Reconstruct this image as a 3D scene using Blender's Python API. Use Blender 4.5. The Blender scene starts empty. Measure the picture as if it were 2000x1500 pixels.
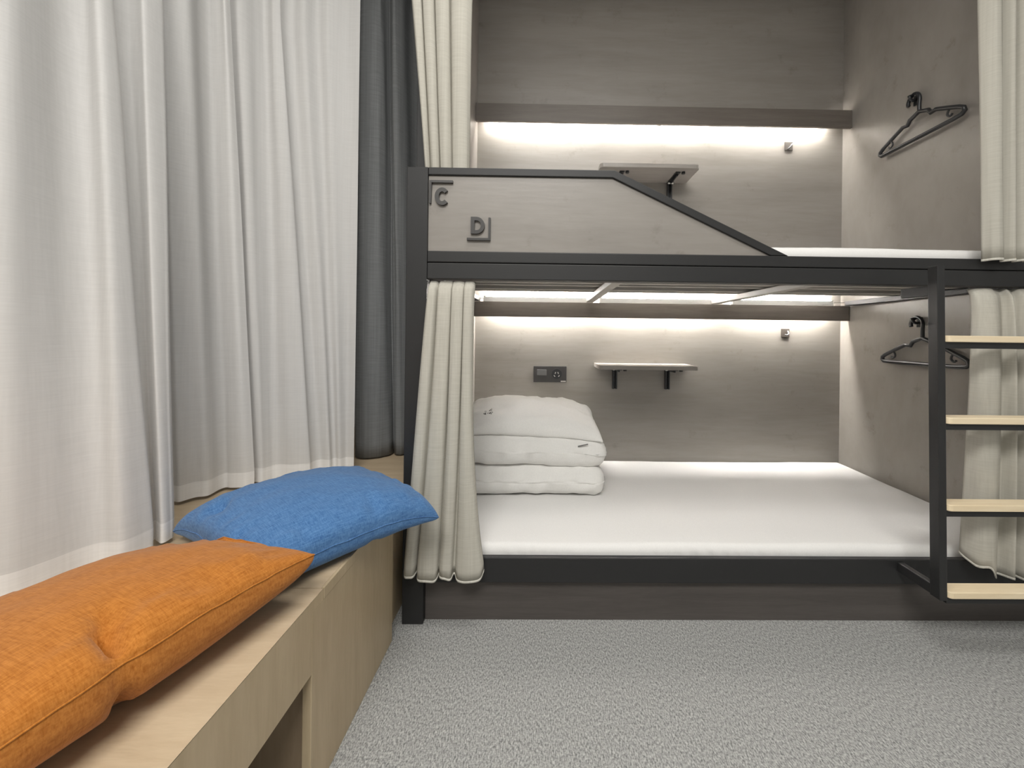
import bpy, bmesh, math, random
from mathutils import Vector, Matrix, noise
from mathutils.bvhtree import BVHTree

random.seed(7)
S = bpy.context.scene
COL = S.collection
PI = math.pi

# ------------------------------------------------------------------ camera, world, light, exposure
cam_data = bpy.data.cameras.new('camera')
cam_data.sensor_width = 36.0
cam_data.lens = 36.0 * 760 / 2000
cam_data.shift_x = -0.035
cam_data.shift_y = -0.047
cam_data.clip_start = 0.02
cam = bpy.data.objects.new('camera', cam_data)
COL.objects.link(cam)
psi, rho = math.radians(0.73), 0.012
fw = Vector((math.sin(psi), math.cos(psi), 0))
r0 = Vector((math.cos(psi), -math.sin(psi), 0))
u0 = Vector((0, 0, 1))
cr = math.cos(rho) * r0 + math.sin(rho) * u0
cu = -math.sin(rho) * r0 + math.cos(rho) * u0
m = Matrix((cr, cu, -fw)).transposed().to_4x4()
m.translation = (0, 0, 0.99)
cam.matrix_world = m
S.camera = cam

world = bpy.data.worlds.new('world')
S.world = world
world.use_nodes = True
world.node_tree.nodes['Background'].inputs[0].default_value = (0.8, 0.85, 0.9, 1)
world.node_tree.nodes['Background'].inputs[1].default_value = 0.1

S.view_settings.view_transform = 'Standard'
S.view_settings.look = 'None'
S.view_settings.gamma = 1.0
S.view_settings.use_curve_mapping = False
S.view_settings.exposure = 0.1


def area(name, loc, sx, sy, power, col, rot=(0, 0, 0)):
    l = bpy.data.lights.new(name, 'AREA')
    l.shape = 'RECTANGLE'
    l.size, l.size_y = sx, sy
    l.energy = power
    l.color = col
    o = bpy.data.objects.new(name, l)
    o.location = loc
    o.rotation_euler = rot
    COL.objects.link(o)
    return o


area('ceiling_light_by_the_bunk', (0.20, 0.62, 3.02), 1.3, 0.45, 20, (1.0, 0.98, 0.94))
area('ceiling_light_in_the_room', (-0.1, -1.2, 3.02), 1.6, 1.0, 96, (1.0, 0.98, 0.94))
LED_STRENGTH = 210.0
LED_COLOR = (1.0, 0.96, 0.91, 1)


# ------------------------------------------------------------------ helpers
ORG = {}


def obj(name, bm, mat, parent=None, loc=None, smooth=False, kind=None):
    """Link bm (world coordinates) as ONE mesh object, below parent if given."""
    if parent is not None:
        o0 = ORG[parent.name]
    else:
        o0 = Vector(loc) if loc is not None else Vector((0, 0, 0))
    bmesh.ops.translate(bm, verts=bm.verts, vec=-o0)
    me = bpy.data.meshes.new(name)
    bm.to_mesh(me)
    bm.free()
    if smooth:
        for p in me.polygons:
            p.use_smooth = True
    me.materials.append(mat)
    o = bpy.data.objects.new(name, me)
    COL.objects.link(o)
    if parent is not None:
        o.parent = parent
    else:
        o.location = o0
    ORG[o.name] = o0
    if kind:
        o['kind'] = kind
    return o


def tag(o, label, cat, group=None):
    o['label'] = label
    o['category'] = cat
    if group:
        o['group'] = group
    return o


def thing(name, label, cat, loc, group=None):
    o = bpy.data.objects.new(name, None)
    o.empty_display_size = 0.05
    COL.objects.link(o)
    o.location = loc
    ORG[o.name] = Vector(loc)
    return tag(o, label, cat, group)


def copy_tree(o, off, parent=None):
    c = o.copy()
    COL.objects.link(c)
    if parent is not None:
        c.parent = parent
        ORG[c.name] = ORG[parent.name]
    else:
        c.location = Vector(o.location) + Vector(off)
        ORG[c.name] = ORG[o.name] + Vector(off)
    for ch in list(o.children):
        copy_tree(ch, off, c)
    return c


def B():
    return bmesh.new()


def box(bm, x0, x1, y0, y1, z0, z1, bev=0.0, seg=2):
    mt = Matrix.Translation(((x0 + x1) / 2, (y0 + y1) / 2, (z0 + z1) / 2)) @ Matrix.Diagonal((x1 - x0, y1 - y0, z1 - z0, 1))
    g = bmesh.ops.create_cube(bm, size=1, matrix=mt)
    if bev > 0:
        es = set()
        for v in g['verts']:
            es.update(v.link_edges)
        bmesh.ops.bevel(bm, geom=list(es), offset=bev, segments=seg, affect='EDGES', profile=0.5)
    return bm


def prism(bm, pts, axis, a0, a1, bev=0.0):
    """Extrude a polygon: axis 'y' -> pts are (x,z); 'x' -> (y,z); 'z' -> (x,y)."""
    def w(p, a):
        return {'y': (p[0], a, p[1]), 'x': (a, p[0], p[1]), 'z': (p[0], p[1], a)}[axis]
    va = [bm.verts.new(w(p, a0)) for p in pts]
    vb = [bm.verts.new(w(p, a1)) for p in pts]
    n = len(pts)
    fs = [bm.faces.new(va), bm.faces.new(vb[::-1])]
    for i in range(n):
        fs.append(bm.faces.new((va[i], vb[i], vb[(i + 1) % n], va[(i + 1) % n])))
    bmesh.ops.recalc_face_normals(bm, faces=fs)
    if bev > 0:
        es = set()
        for f in fs[:2]:
            es.update(f.edges)
        bmesh.ops.bevel(bm, geom=list(es), offset=bev, segments=2, affect='EDGES', profile=0.5)
    return bm


def tube(bm, pts, r, n=8, closed=False, flat=1.0):
    pts = [Vector(p) for p in pts]
    rings = []
    N = len(pts)
    ref = None
    for i, p in enumerate(pts):
        a = pts[(i - 1) % N] if (closed or i > 0) else p
        b = pts[(i + 1) % N] if (closed or i < N - 1) else p
        d = (b - a).normalized()
        if ref is None:
            ref = Vector((1, 0, 0)) if abs(d.x) < 0.9 else Vector((0, 0, 1))
        e1 = (ref - d * ref.dot(d)).normalized()
        ref = e1
        e2 = d.cross(e1)
        rr = r[i] if isinstance(r, (list, tuple)) else r
        rings.append([bm.verts.new(p + rr * (math.cos(2 * PI * k / n) * e1 * flat + math.sin(2 * PI * k / n) * e2)) for k in range(n)])
    for i in range(N if closed else N - 1):
        A, C = rings[i], rings[(i + 1) % N]
        for k in range(n):
            bm.faces.new((A[k], A[(k + 1) % n], C[(k + 1) % n], C[k]))
    if not closed:
        bm.faces.new(rings[0][::-1])
        bm.faces.new(rings[-1])
    bmesh.ops.recalc_face_normals(bm, faces=bm.faces)
    return bm


def cyl(bm, p0, p1, r, n=20):
    return tube(bm, [p0, p1], r, n)


def catmull(p, n=6):
    q = [tuple(2 * a - b for a, b in zip(p[0], p[1]))] + list(p) + [tuple(2 * a - b for a, b in zip(p[-1], p[-2]))]
    out = []
    for i in range(1, len(q) - 2):
        for k in range(n):
            t = k / n
            out.append(tuple(0.5 * (2 * b + (-a + c) * t + (2 * a - 5 * b + 4 * c - d) * t * t + (-a + 3 * b - 3 * c + d) * t ** 3)
                             for a, b, c, d in zip(q[i - 1], q[i], q[i + 1], q[i + 2])))
    out.append(tuple(p[-1]))
    return out


def soft_box(size, r, n, disp=None):
    """Rounded box about the origin, evenly gridded so it can be pushed about."""
    sx, sy, sz = (s / 2 for s in size)
    bm = B()
    inner = Vector((sx - r, sy - r, sz - r))

    def put(u, v, w):
        p = Vector((u * sx, v * sy, w * sz))
        c = Vector([max(-inner[i], min(inner[i], p[i])) for i in range(3)])
        d = p - c
        if d.length > 1e-9:
            # spread the rounded zone evenly by angle
            p = c + d.normalized() * r
        return p
    def grid(nn, s, rr):
        # more samples in the rounded band
        k = max(2, min(5, nn // 5))
        core = 1 - rr / s
        a = [-1 + (1 - core) * i / k for i in range(k)]
        mid = [-core + 2 * core * i / nn for i in range(nn + 1)]
        return a + mid + [-x for x in a[::-1]]
    gx, gy, gz = grid(n[0], sx, r), grid(n[1], sy, r), grid(n[2], sz, r)
    def face(fn, ga, gb):
        vs = [[bm.verts.new(put(*fn(a, b))) for b in gb] for a in ga]
        for i in range(len(ga) - 1):
            for j in range(len(gb) - 1):
                bm.faces.new((vs[i][j], vs[i + 1][j], vs[i + 1][j + 1], vs[i][j + 1]))
    for s in (-1, 1):
        face(lambda a, b: (a, b, s), gx, gy)
        face(lambda a, b: (a, s, b), gx, gz)
        face(lambda a, b: (s, a, b), gy, gz)
    bmesh.ops.remove_doubles(bm, verts=bm.verts, dist=1e-5)
    bmesh.ops.recalc_face_normals(bm, faces=bm.faces)
    if disp:
        bm.normal_update()
        new = [disp(v.co.copy(), v.normal.copy()) for v in bm.verts]
        for v, p in zip(bm.verts, new):
            v.co = p
    return bm


def nz(p, s, seed=0.0):
    return noise.noise(Vector((p[0] * s + seed, p[1] * s + seed * 1.7, p[2] * s - seed)))


def pad(w, d, top, bot, n=44, pull=0.07, power=0.5, wr=0.004, seed=0.0, ear=0.0, bpower=None, dents=()):
    """Stuffed cushion: two bulged sheets sewn along a pinched square edge. Local, seam at z=0."""
    bm = B()
    def f(i):
        t = -1 + 2 * i / n
        return math.copysign(abs(math.sin(t * PI / 2)) ** 0.9, t)
    g = [f(i) for i in range(n + 1)]
    up, lo = {}, {}
    for i, u in enumerate(g):
        for j, v in enumerate(g):
            x = u * (1 - pull * (1 - v * v)) * w / 2
            y = v * (1 - pull * (1 - u * u)) * d / 2
            e = max(0.0, (1 - u * u) * (1 - v * v)) ** power
            k = wr * min(1, e * 3)
            corner = (abs(u) * abs(v)) ** 3
            wob = k * (nz((x, y, 0), 9, seed) + 0.5 * nz((x, y, 0), 22, seed + 3))
            # pucker folds that run in from the corners and the sewn edge
            edge = max(abs(u), abs(v))
            pk = 0.010 * math.exp(-((edge - 0.86) / 0.12) ** 2) * nz((u * 3, v * 3, seed), 2.6, seed) * (1 - corner)
            zc = ear * corner
            eb = max(0.0, (1 - u * u) * (1 - v * v)) ** (bpower or power)
            g_ = 0.0
            for du, dv, su, sv, dep in dents:
                q_ = dep * math.exp(-((u - du - 0.25 * (v - dv)) / su) ** 2 - ((v - dv) / sv) ** 2)
                g_ += q_
                # pressed in from the nearer side
                if abs(dv) > abs(du):
                    y -= math.copysign(q_ * 0.7, dv)
                else:
                    x -= math.copysign(q_ * 0.7, du)
            up[i, j] = bm.verts.new((x, y, e * top + wob + pk + zc - g_ * min(1, e * 3)))
            if i in (0, n) or j in (0, n):
                lo[i, j] = up[i, j]
            else:
                lo[i, j] = bm.verts.new((x, y, -eb * bot + wob * 0.4 + zc + 0.5 * g_ * min(1, e * 3)))
    for i in range(n):
        for j in range(n):
            bm.faces.new((up[i, j], up[i + 1, j], up[i + 1, j + 1], up[i, j + 1]))
            q = (lo[i, j], lo[i, j + 1], lo[i + 1, j + 1], lo[i + 1, j])
            if len(set(q)) >= 3:
                try:
                    bm.faces.new(q)
                except ValueError:
                    pass
    rim = []
    for i in range(n):
        rim.append(up[i, 0].co.copy())
    for j in range(n):
        rim.append(up[n, j].co.copy())
    for i in range(n, 0, -1):
        rim.append(up[i, n].co.copy())
    for j in range(n, 0, -1):
        rim.append(up[0, j].co.copy())
    return bm, rim


# ------------------------------------------------------------------ materials
def base(name, rough=0.5, spec=0.5):
    mt = bpy.data.materials.new(name)
    mt.use_nodes = True
    nt = mt.node_tree
    b = nt.nodes['Principled BSDF']
    b.inputs['Roughness'].default_value = rough
    b.inputs['Specular IOR Level'].default_value = spec
    return mt, nt, b


def N(nt, kind, **kw):
    n = nt.nodes.new(kind)
    for k, v in kw.items():
        setattr(n, k, v)
    return n


def plain(name, col, rough=0.5, spec=0.5, metal=0.0, bump=0.0, bscale=200):
    mt, nt, b = base(name, rough, spec)
    tc = N(nt, 'ShaderNodeTexCoord')
    ns = N(nt, 'ShaderNodeTexNoise')
    ns.inputs['Scale'].default_value = bscale
    ns.inputs['Detail'].default_value = 3
    nt.links.new(tc.outputs['Object'], ns.inputs['Vector'])
    rp = N(nt, 'ShaderNodeValToRGB')
    rp.color_ramp.elements[0].color = (*[c * 0.93 for c in col], 1)
    rp.color_ramp.elements[1].color = (*[min(1, c * 1.07) for c in col], 1)
    nt.links.new(ns.outputs['Fac'], rp.inputs[0])
    nt.links.new(rp.outputs[0], b.inputs['Base Color'])
    b.inputs['Metallic'].default_value = metal
    if bump:
        bp = N(nt, 'ShaderNodeBump')
        bp.inputs['Strength'].default_value = bump
        bp.inputs['Distance'].default_value = 0.002
        nt.links.new(ns.outputs['Fac'], bp.inputs['Height'])
        nt.links.new(bp.outputs[0], b.inputs['Normal'])
    return mt


def wood(name, stretch, c0, c1, rough=0.4, spec=0.5, knots=0.0, fine=1.0):
    """Grain = noise stretched along the axis whose stretch value is small."""
    mt, nt, b = base(name, rough, spec)
    tc = N(nt, 'ShaderNodeTexCoord')
    mp = N(nt, 'ShaderNodeMapping')
    mp.inputs['Scale'].default_value = stretch
    nt.links.new(tc.outputs['Object'], mp.inputs['Vector'])
    n1 = N(nt, 'ShaderNodeTexNoise')
    n1.inputs['Scale'].default_value = 1.0
    n1.inputs['Detail'].default_value = 8
    n1.inputs['Roughness'].default_value = 0.62
    n1.inputs['Distortion'].default_value = 0.6
    nt.links.new(mp.outputs[0], n1.inputs['Vector'])
    n2 = N(nt, 'ShaderNodeTexNoise')
    n2.inputs['Scale'].default_value = 7.0
    n2.inputs['Detail'].default_value = 5
    nt.links.new(mp.outputs[0], n2.inputs['Vector'])
    mx = N(nt, 'ShaderNodeMath', operation='MULTIPLY_ADD')
    nt.links.new(n2.outputs['Fac'], mx.inputs[0])
    mx.inputs[1].default_value = 0.35 * fine
    nt.links.new(n1.outputs['Fac'], mx.inputs[2])
    n3 = N(nt, 'ShaderNodeTexNoise')
    n3.inputs['Scale'].default_value = 2.2
    n3.inputs['Detail'].default_value = 4
    nt.links.new(tc.outputs['Object'], n3.inputs['Vector'])
    m3 = N(nt, 'ShaderNodeMath', operation='MULTIPLY_ADD')
    nt.links.new(n3.outputs['Fac'], m3.inputs[0])
    m3.inputs[1].default_value = 0.30
    nt.links.new(mx.outputs[0], m3.inputs[2])
    rp = N(nt, 'ShaderNodeValToRGB')
    rp.color_ramp.elements[0].position = 0.52
    rp.color_ramp.elements[1].position = 1.08 if False else 1.0
    rp.color_ramp.elements[0].color = (*c0, 1)
    rp.color_ramp.elements[1].color = (*c1, 1)
    nt.links.new(m3.outputs[0], rp.inputs[0])
    out = rp.outputs[0]
    if knots > 0:
        vo = N(nt, 'ShaderNodeTexNoise')
        vo.inputs['Scale'].default_value = 9
        vo.inputs['Detail'].default_value = 6
        vo.inputs['Roughness'].default_value = 0.7
        nt.links.new(tc.outputs['Object'], vo.inputs['Vector'])
        r2 = N(nt, 'ShaderNodeValToRGB')
        r2.color_ramp.elements[0].position = 0.28
        r2.color_ramp.elements[0].color = (1, 1, 1, 1)
        r2.color_ramp.elements[1].position = 0.40
        r2.color_ramp.elements[1].color = (0, 0, 0, 1)
        nt.links.new(vo.outputs['Fac'], r2.inputs[0])
        mc = N(nt, 'ShaderNodeMix', data_type='RGBA', blend_type='MULTIPLY')
        sc = N(nt, 'ShaderNodeMath', operation='MULTIPLY')
        sc.inputs[1].default_value = knots
        nt.links.new(r2.outputs[0], sc.inputs[0])
        nt.links.new(sc.outputs[0], mc.inputs[0])
        nt.links.new(out, mc.inputs[6])
        mc.inputs[7].default_value = (0.55, 0.52, 0.5, 1)
        out = mc.outputs[2]
    nt.links.new(out, b.inputs['Base Color'])
    bp = N(nt, 'ShaderNodeBump')
    bp.inputs['Strength'].default_value = 0.12
    bp.inputs['Distance'].default_value = 0.002
    nt.links.new(n2.outputs['Fac'], bp.inputs['Height'])
    nt.links.new(bp.outputs[0], b.inputs['Normal'])
    return mt


def woven(name, c0, c1, scale=(520, 42), rough=0.9, bump=0.5, sheen=0.15):
    """Slubby plain weave: streaky threads both ways over object x and y."""
    mt, nt, b = base(name, rough, 0.15)
    b.inputs['Sheen Weight'].default_value = sheen
    tc = N(nt, 'ShaderNodeTexCoord')
    facs = []
    for sx, sy in ((scale[0], scale[1]), (scale[1], scale[0])):
        mp = N(nt, 'ShaderNodeMapping')
        mp.inputs['Scale'].default_value = (sx, sy, (sx + sy) * 0.3)
        nt.links.new(tc.outputs['Object'], mp.inputs['Vector'])
        ns = N(nt, 'ShaderNodeTexNoise')
        ns.inputs['Scale'].default_value = 1.0
        ns.inputs['Detail'].default_value = 4
        ns.inputs['Roughness'].default_value = 0.65
        nt.links.new(mp.outputs[0], ns.inputs['Vector'])
        facs.append(ns.outputs['Fac'])
    ad = N(nt, 'ShaderNodeMath', operation='ADD')
    nt.links.new(facs[0], ad.inputs[0])
    nt.links.new(facs[1], ad.inputs[1])
    hf = N(nt, 'ShaderNodeMath', operation='MULTIPLY')
    hf.inputs[1].default_value = 0.5
    nt.links.new(ad.outputs[0], hf.inputs[0])
    rp = N(nt, 'ShaderNodeValToRGB')
    rp.color_ramp.elements[0].position = 0.36
    rp.color_ramp.elements[1].position = 0.64
    rp.color_ramp.elements[0].color = (*c0, 1)
    rp.color_ramp.elements[1].color = (*c1, 1)
    nt.links.new(hf.outputs[0], rp.inputs[0])
    nt.links.new(rp.outputs[0], b.inputs['Base Color'])
    bp = N(nt, 'ShaderNodeBump')
    bp.inputs['Strength'].default_value = bump
    bp.inputs['Distance'].default_value = 0.0015
    nt.links.new(hf.outputs[0], bp.inputs['Height'])
    nt.links.new(bp.outputs[0], b.inputs['Normal'])
    return mt


def cloth(name, c0, c1, trans=0.0, clear=0.0, rough=0.85, vertical=True):
    """Curtain cloth: fine vertical threads, optionally letting light through."""
    mt, nt, b = base(name, rough, 0.1)
    tc = N(nt, 'ShaderNodeTexCoord')
    mp = N(nt, 'ShaderNodeMapping')
    mp.inputs['Scale'].default_value = (160, 160, 2.5)
    nt.links.new(tc.outputs['Object'], mp.inputs['Vector'])
    ns = N(nt, 'ShaderNodeTexNoise')
    ns.inputs['Scale'].default_value = 1.0
    ns.inputs['Detail'].default_value = 4
    nt.links.new(mp.outputs[0], ns.inputs['Vector'])
    mp2 = N(nt, 'ShaderNodeMapping')
    mp2.inputs['Scale'].default_value = (14, 14, 320)
    nt.links.new(tc.outputs['Object'], mp2.inputs['Vector'])
    ns2 = N(nt, 'ShaderNodeTexNoise')
    ns2.inputs['Scale'].default_value = 1.0
    ns2.inputs['Detail'].default_value = 3
    nt.links.new(mp2.outputs[0], ns2.inputs['Vector'])
    ad = N(nt, 'ShaderNodeMath', operation='ADD')
    nt.links.new(ns.outputs['Fac'], ad.inputs[0])
    nt.links.new(ns2.outputs['Fac'], ad.inputs[1])
    hf = N(nt, 'ShaderNodeMath', operation='MULTIPLY')
    hf.inputs[1].default_value = 0.5
    nt.links.new(ad.outputs[0], hf.inputs[0])
    rp = N(nt, 'ShaderNodeValToRGB')
    rp.color_ramp.elements[0].position = 0.35
    rp.color_ramp.elements[1].position = 0.65
    rp.color_ramp.elements[0].color = (*c0, 1)
    rp.color_ramp.elements[1].color = (*c1, 1)
    nt.links.new(hf.outputs[0], rp.inputs[0])
    nt.links.new(rp.outputs[0], b.inputs['Base Color'])
    bp = N(nt, 'ShaderNodeBump')
    bp.inputs['Strength'].default_value = 0.12
    bp.inputs['Distance'].default_value = 0.001
    nt.links.new(hf.outputs[0], bp.inputs['Height'])
    nt.links.new(bp.outputs[0], b.inputs['Normal'])
    outn = nt.nodes['Material Output']
    sh = b.outputs[0]
    if trans > 0:
        tr = N(nt, 'ShaderNodeBsdfTranslucent')
        nt.links.new(rp.outputs[0], tr.inputs['Color'])
        mx = N(nt, 'ShaderNodeMixShader')
        mx.inputs[0].default_value = trans
        nt.links.new(sh, mx.inputs[1])
        nt.links.new(tr.outputs[0], mx.inputs[2])
        sh = mx.outputs[0]
    if clear > 0:
        tp = N(nt, 'ShaderNodeBsdfTransparent')
        mx = N(nt, 'ShaderNodeMixShader')
        mx.inputs[0].default_value = clear
        nt.links.new(sh, mx.inputs[1])
        nt.links.new(tp.outputs[0], mx.inputs[2])
        sh = mx.outputs[0]
    nt.links.new(sh, outn.inputs['Surface'])
    return mt


def carpet_mat():
    mt, nt, b = base('grey_heather_carpet', 0.95, 0.1)
    tc = N(nt, 'ShaderNodeTexCoord')
    n1 = N(nt, 'ShaderNodeTexNoise')
    n1.inputs['Scale'].default_value = 230
    n1.inputs['Detail'].default_value = 4
    n1.inputs['Roughness'].default_value = 0.7
    nt.links.new(tc.outputs['Object'], n1.inputs['Vector'])
    mp = N(nt, 'ShaderNodeMapping')
    mp.inputs['Scale'].default_value = (300, 110, 100)
    mp.inputs['Rotation'].default_value = (0, 0, 0.5)
    nt.links.new(tc.outputs['Object'], mp.inputs['Vector'])
    n2 = N(nt, 'ShaderNodeTexNoise')
    n2.inputs['Scale'].default_value = 1
    n2.inputs['Detail'].default_value = 3
    nt.links.new(mp.outputs[0], n2.inputs['Vector'])
    ad = N(nt, 'ShaderNodeMath', operation='ADD')
    nt.links.new(n1.outputs['Fac'], ad.inputs[0])
    nt.links.new(n2.outputs['Fac'], ad.inputs[1])
    hf = N(nt, 'ShaderNodeMath', operation='MULTIPLY')
    hf.inputs[1].default_value = 0.5
    nt.links.new(ad.outputs[0], hf.inputs[0])
    rp = N(nt, 'ShaderNodeValToRGB')
    e = rp.color_ramp.elements
    e[0].position, e[1].position = 0.38, 0.64
    e[0].color = (0.145, 0.148, 0.146, 1)
    e[1].color = (0.55, 0.55, 0.535, 1)
    nt.links.new(hf.outputs[0], rp.inputs[0])
    nt.links.new(rp.outputs[0], b.inputs['Base Color'])
    bp = N(nt, 'ShaderNodeBump')
    bp.inputs['Strength'].default_value = 0.4
    bp.inputs['Distance'].default_value = 0.003
    nt.links.new(hf.outputs[0], bp.inputs['Height'])
    nt.links.new(bp.outputs[0], b.inputs['Normal'])
    return mt


def glow(name, col, strength):
    mt = bpy.data.materials.new(name)
    mt.use_nodes = True
    nt = mt.node_tree
    nt.nodes.remove(nt.nodes['Principled BSDF'])
    e = N(nt, 'ShaderNodeEmission')
    e.inputs[0].default_value = col
    e.inputs[1].default_value = strength
    nt.links.new(e.outputs[0], nt.nodes['Material Output'].inputs[0])
    return mt


LAM0, LAM1 = (0.215, 0.197, 0.178), (0.275, 0.255, 0.232)
M_lam = wood('greige_wood_laminate', (1.3, 11, 11), LAM0, LAM1, rough=0.36, spec=0.5, knots=0.35)
M_lam_side = wood('greige_wood_laminate_side', (11, 4, 2.0), LAM0, LAM1, rough=0.36, spec=0.5, knots=0.5)
M_val = wood('brown_grey_valance_board', (2.6, 40, 40), (0.105, 0.09, 0.077), (0.15, 0.132, 0.115), rough=0.45, spec=0.4)
M_plinth = wood('dark_brown_plinth_board', (2.6, 40, 40), (0.066, 0.058, 0.054), (0.095, 0.084, 0.078), rough=0.5, spec=0.35)
M_black = plain('black_powder_coat', (0.021, 0.021, 0.0215), 0.45, 0.4, bump=0.15, bscale=900)
M_deck = plain('dark_deck_board', (0.03, 0.025, 0.023), 0.7, 0.2)
M_slat = plain('grey_steel_slat', (0.46, 0.44, 0.41), 0.45, 0.4)
M_endp = plain('charcoal_end_panel', (0.05, 0.05, 0.052), 0.6, 0.3)
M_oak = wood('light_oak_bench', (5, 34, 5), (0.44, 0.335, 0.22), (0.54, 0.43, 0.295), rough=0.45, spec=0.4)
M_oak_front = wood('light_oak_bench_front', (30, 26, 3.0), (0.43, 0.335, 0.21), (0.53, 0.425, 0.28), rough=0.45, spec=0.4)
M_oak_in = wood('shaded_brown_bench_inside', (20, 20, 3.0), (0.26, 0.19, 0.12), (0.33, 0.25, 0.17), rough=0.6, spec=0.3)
M_tread = wood('pale_pine_tread', (3.0, 40, 40), (0.76, 0.61, 0.40), (0.87, 0.74, 0.53), rough=0.4, spec=0.4)
M_shelf = wood('grey_laminate_shelf', (2.6, 30, 30), (0.24, 0.22, 0.20), (0.34, 0.315, 0.29), rough=0.35)
M_sheet = plain('white_cotton_sheet', (0.80, 0.79, 0.775), 0.9, 0.1, bump=0.08, bscale=300)
M_cotton = plain('white_cotton_bedding', (0.80, 0.79, 0.765), 0.9, 0.1, bump=0.12, bscale=220)
M_print = plain('grey_print', (0.16, 0.155, 0.15), 0.8, 0.1)
M_sheer = cloth('white_sheer_voile', (0.79, 0.78, 0.765), (0.845, 0.835, 0.82), trans=0.30, clear=0.06)
M_hem = cloth('white_sheer_hem', (0.86, 0.85, 0.835), (0.93, 0.92, 0.905), trans=0.22)
M_beige = cloth('beige_linen_curtain', (0.47, 0.45, 0.395), (0.54, 0.52, 0.46), trans=0.08)
M_beige_hem = cloth('pale_stitched_hem', (0.55, 0.53, 0.47), (0.70, 0.68, 0.62), trans=0.05)
M_drape = cloth('charcoal_blackout_drape', (0.16, 0.166, 0.168), (0.215, 0.222, 0.225), rough=0.8)
M_blue = woven('denim_blue_weave', (0.034, 0.105, 0.265), (0.108, 0.235, 0.45))
M_blue_seam = woven('blue_seam', (0.025, 0.08, 0.22), (0.11, 0.24, 0.48))
M_orange = woven('burnt_orange_weave', (0.31, 0.098, 0.010), (0.51, 0.20, 0.040))
M_orange_seam = woven('orange_seam', (0.33, 0.108, 0.010), (0.50, 0.20, 0.04))
M_carpet = carpet_mat()
M_wall = plain('pale_grey_wall_paint', (0.52, 0.52, 0.51), 0.8, 0.2, bump=0.05)
M_ceil = plain('white_ceiling_paint', (0.78, 0.775, 0.76), 0.85, 0.2)
M_plastic = plain('black_plastic', (0.018, 0.019, 0.021), 0.28, 0.5)
M_plate = plain('dark_grey_plate', (0.045, 0.043, 0.042), 0.35, 0.5)
M_button = plain('mid_grey_plastic', (0.13, 0.13, 0.13), 0.35, 0.5)
M_white_pl = plain('white_plastic', (0.75, 0.75, 0.73), 0.4, 0.5)
M_chrome = plain('brushed_steel', (0.62, 0.60, 0.57), 0.3, 0.5, metal=1.0)
M_bronze = plain('bronze_hook_plate', (0.055, 0.047, 0.04), 0.5, 0.35)
M_led = glow('warm_white_led', LED_COLOR, LED_STRENGTH)
M_led_upper = glow('warm_white_led_upper', LED_COLOR, LED_STRENGTH * 0.6)
M_glass = plain('night_window_glass', (0.02, 0.025, 0.03), 0.05, 0.5)
M_frame = plain('window_frame_paint', (0.45, 0.45, 0.44), 0.5, 0.4)

# ------------------------------------------------------------------ the room
ZC = 3.05
RX0, RX1, RY0, RY1 = -1.36, 2.4, -2.6, 2.36
obj('floor', box(B(), RX0 - .1, RX1 + .1, RY0 - .1, RY1 + .1, -0.08, 0.0), M_carpet, kind='structure')
obj('ceiling', box(B(), RX0 - .1, RX1 + .1, RY0 - .1, RY1 + .1, ZC, ZC + .08), M_ceil, kind='structure')
obj('wall_left', box(B(), RX0 - .1, RX0, RY0, RY1, 0, ZC), M_wall, kind='structure')
obj('wall_right', box(B(), RX1, RX1 + .1, RY0, RY1, 0, ZC), M_wall, kind='structure')
obj('wall_back', box(B(), RX0, RX1, RY1, RY1 + .1, 0, ZC), M_wall, kind='structure')
obj('wall_front', box(B(), RX0, RX1, RY0 - .1, RY0, 0, ZC), M_wall, kind='structure')
wb = B()
for a in ((-0.3, 1.7, 0.85, 0.91), (-0.3, 1.7, 2.59, 2.65)):
    box(wb, RX0, RX0 + .05, a[0], a[1], a[2], a[3], .004)
for y in (-0.3, 0.67, 1.64):
    box(wb, RX0, RX0 + .05, y, y + .06, 0.91, 2.59, .004)
win = obj('window_1', wb, M_frame, loc=(RX0, 0.7, 0.85), kind='structure')
for y0, y1 in ((-0.24, 0.67), (0.73, 1.64)):
    obj('pane', box(B(), RX0 + .012, RX0 + .02, y0, y1, 0.91, 2.59), M_glass, win)

# ------------------------------------------------------------------ bunk bed
YF, YB = 1.333, 2.298
XL, XR = -0.400, 1.773
bunk = thing('bunk_bed', 'black steel two level bunk bed lined with greige wood boards', 'bunk bed', (0.69, 1.8, 0))

# panels
obj('back_panel', box(B(), XL, XR, YB, YB + .02, 0.16, 1.205), M_lam, bunk)
obj('back_panel', box(B(), XL, XR, YB, YB + .02, 1.208, ZC - .005), M_lam, bunk)
obj('side_panel', box(B(), XR, XR + .02, 1.40, YB + .02, 0.16, 1.205), M_lam_side, bunk)
obj('side_panel', box(B(), XR, XR + .02, 1.40, YB + .02, 1.208, ZC - .005), M_lam_side, bunk)
obj('end_panel', box(B(), XL - .035, XL - .0105, 1.436, YB + .02, 0.0, ZC - .005, .002), M_endp, bunk)
obj('side_panel', box(B(), XL - .010, XL, 1.436, YB + .02, 0.16, ZC - .005), M_lam_side, bunk)
# posts
obj('post', box(B(), -0.470, -0.3985, YF, YF + .032, 0, 1.562, .002), M_black, bunk)
obj('post', box(B(), -0.472, -0.4355, 1.436, 1.49, 0, ZC - .003, .002), M_black, bunk)
obj('post', box(B(), 1.774, 1.85, YF, YF + .067, 0, ZC - .003, .002), M_black, bunk)
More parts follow.
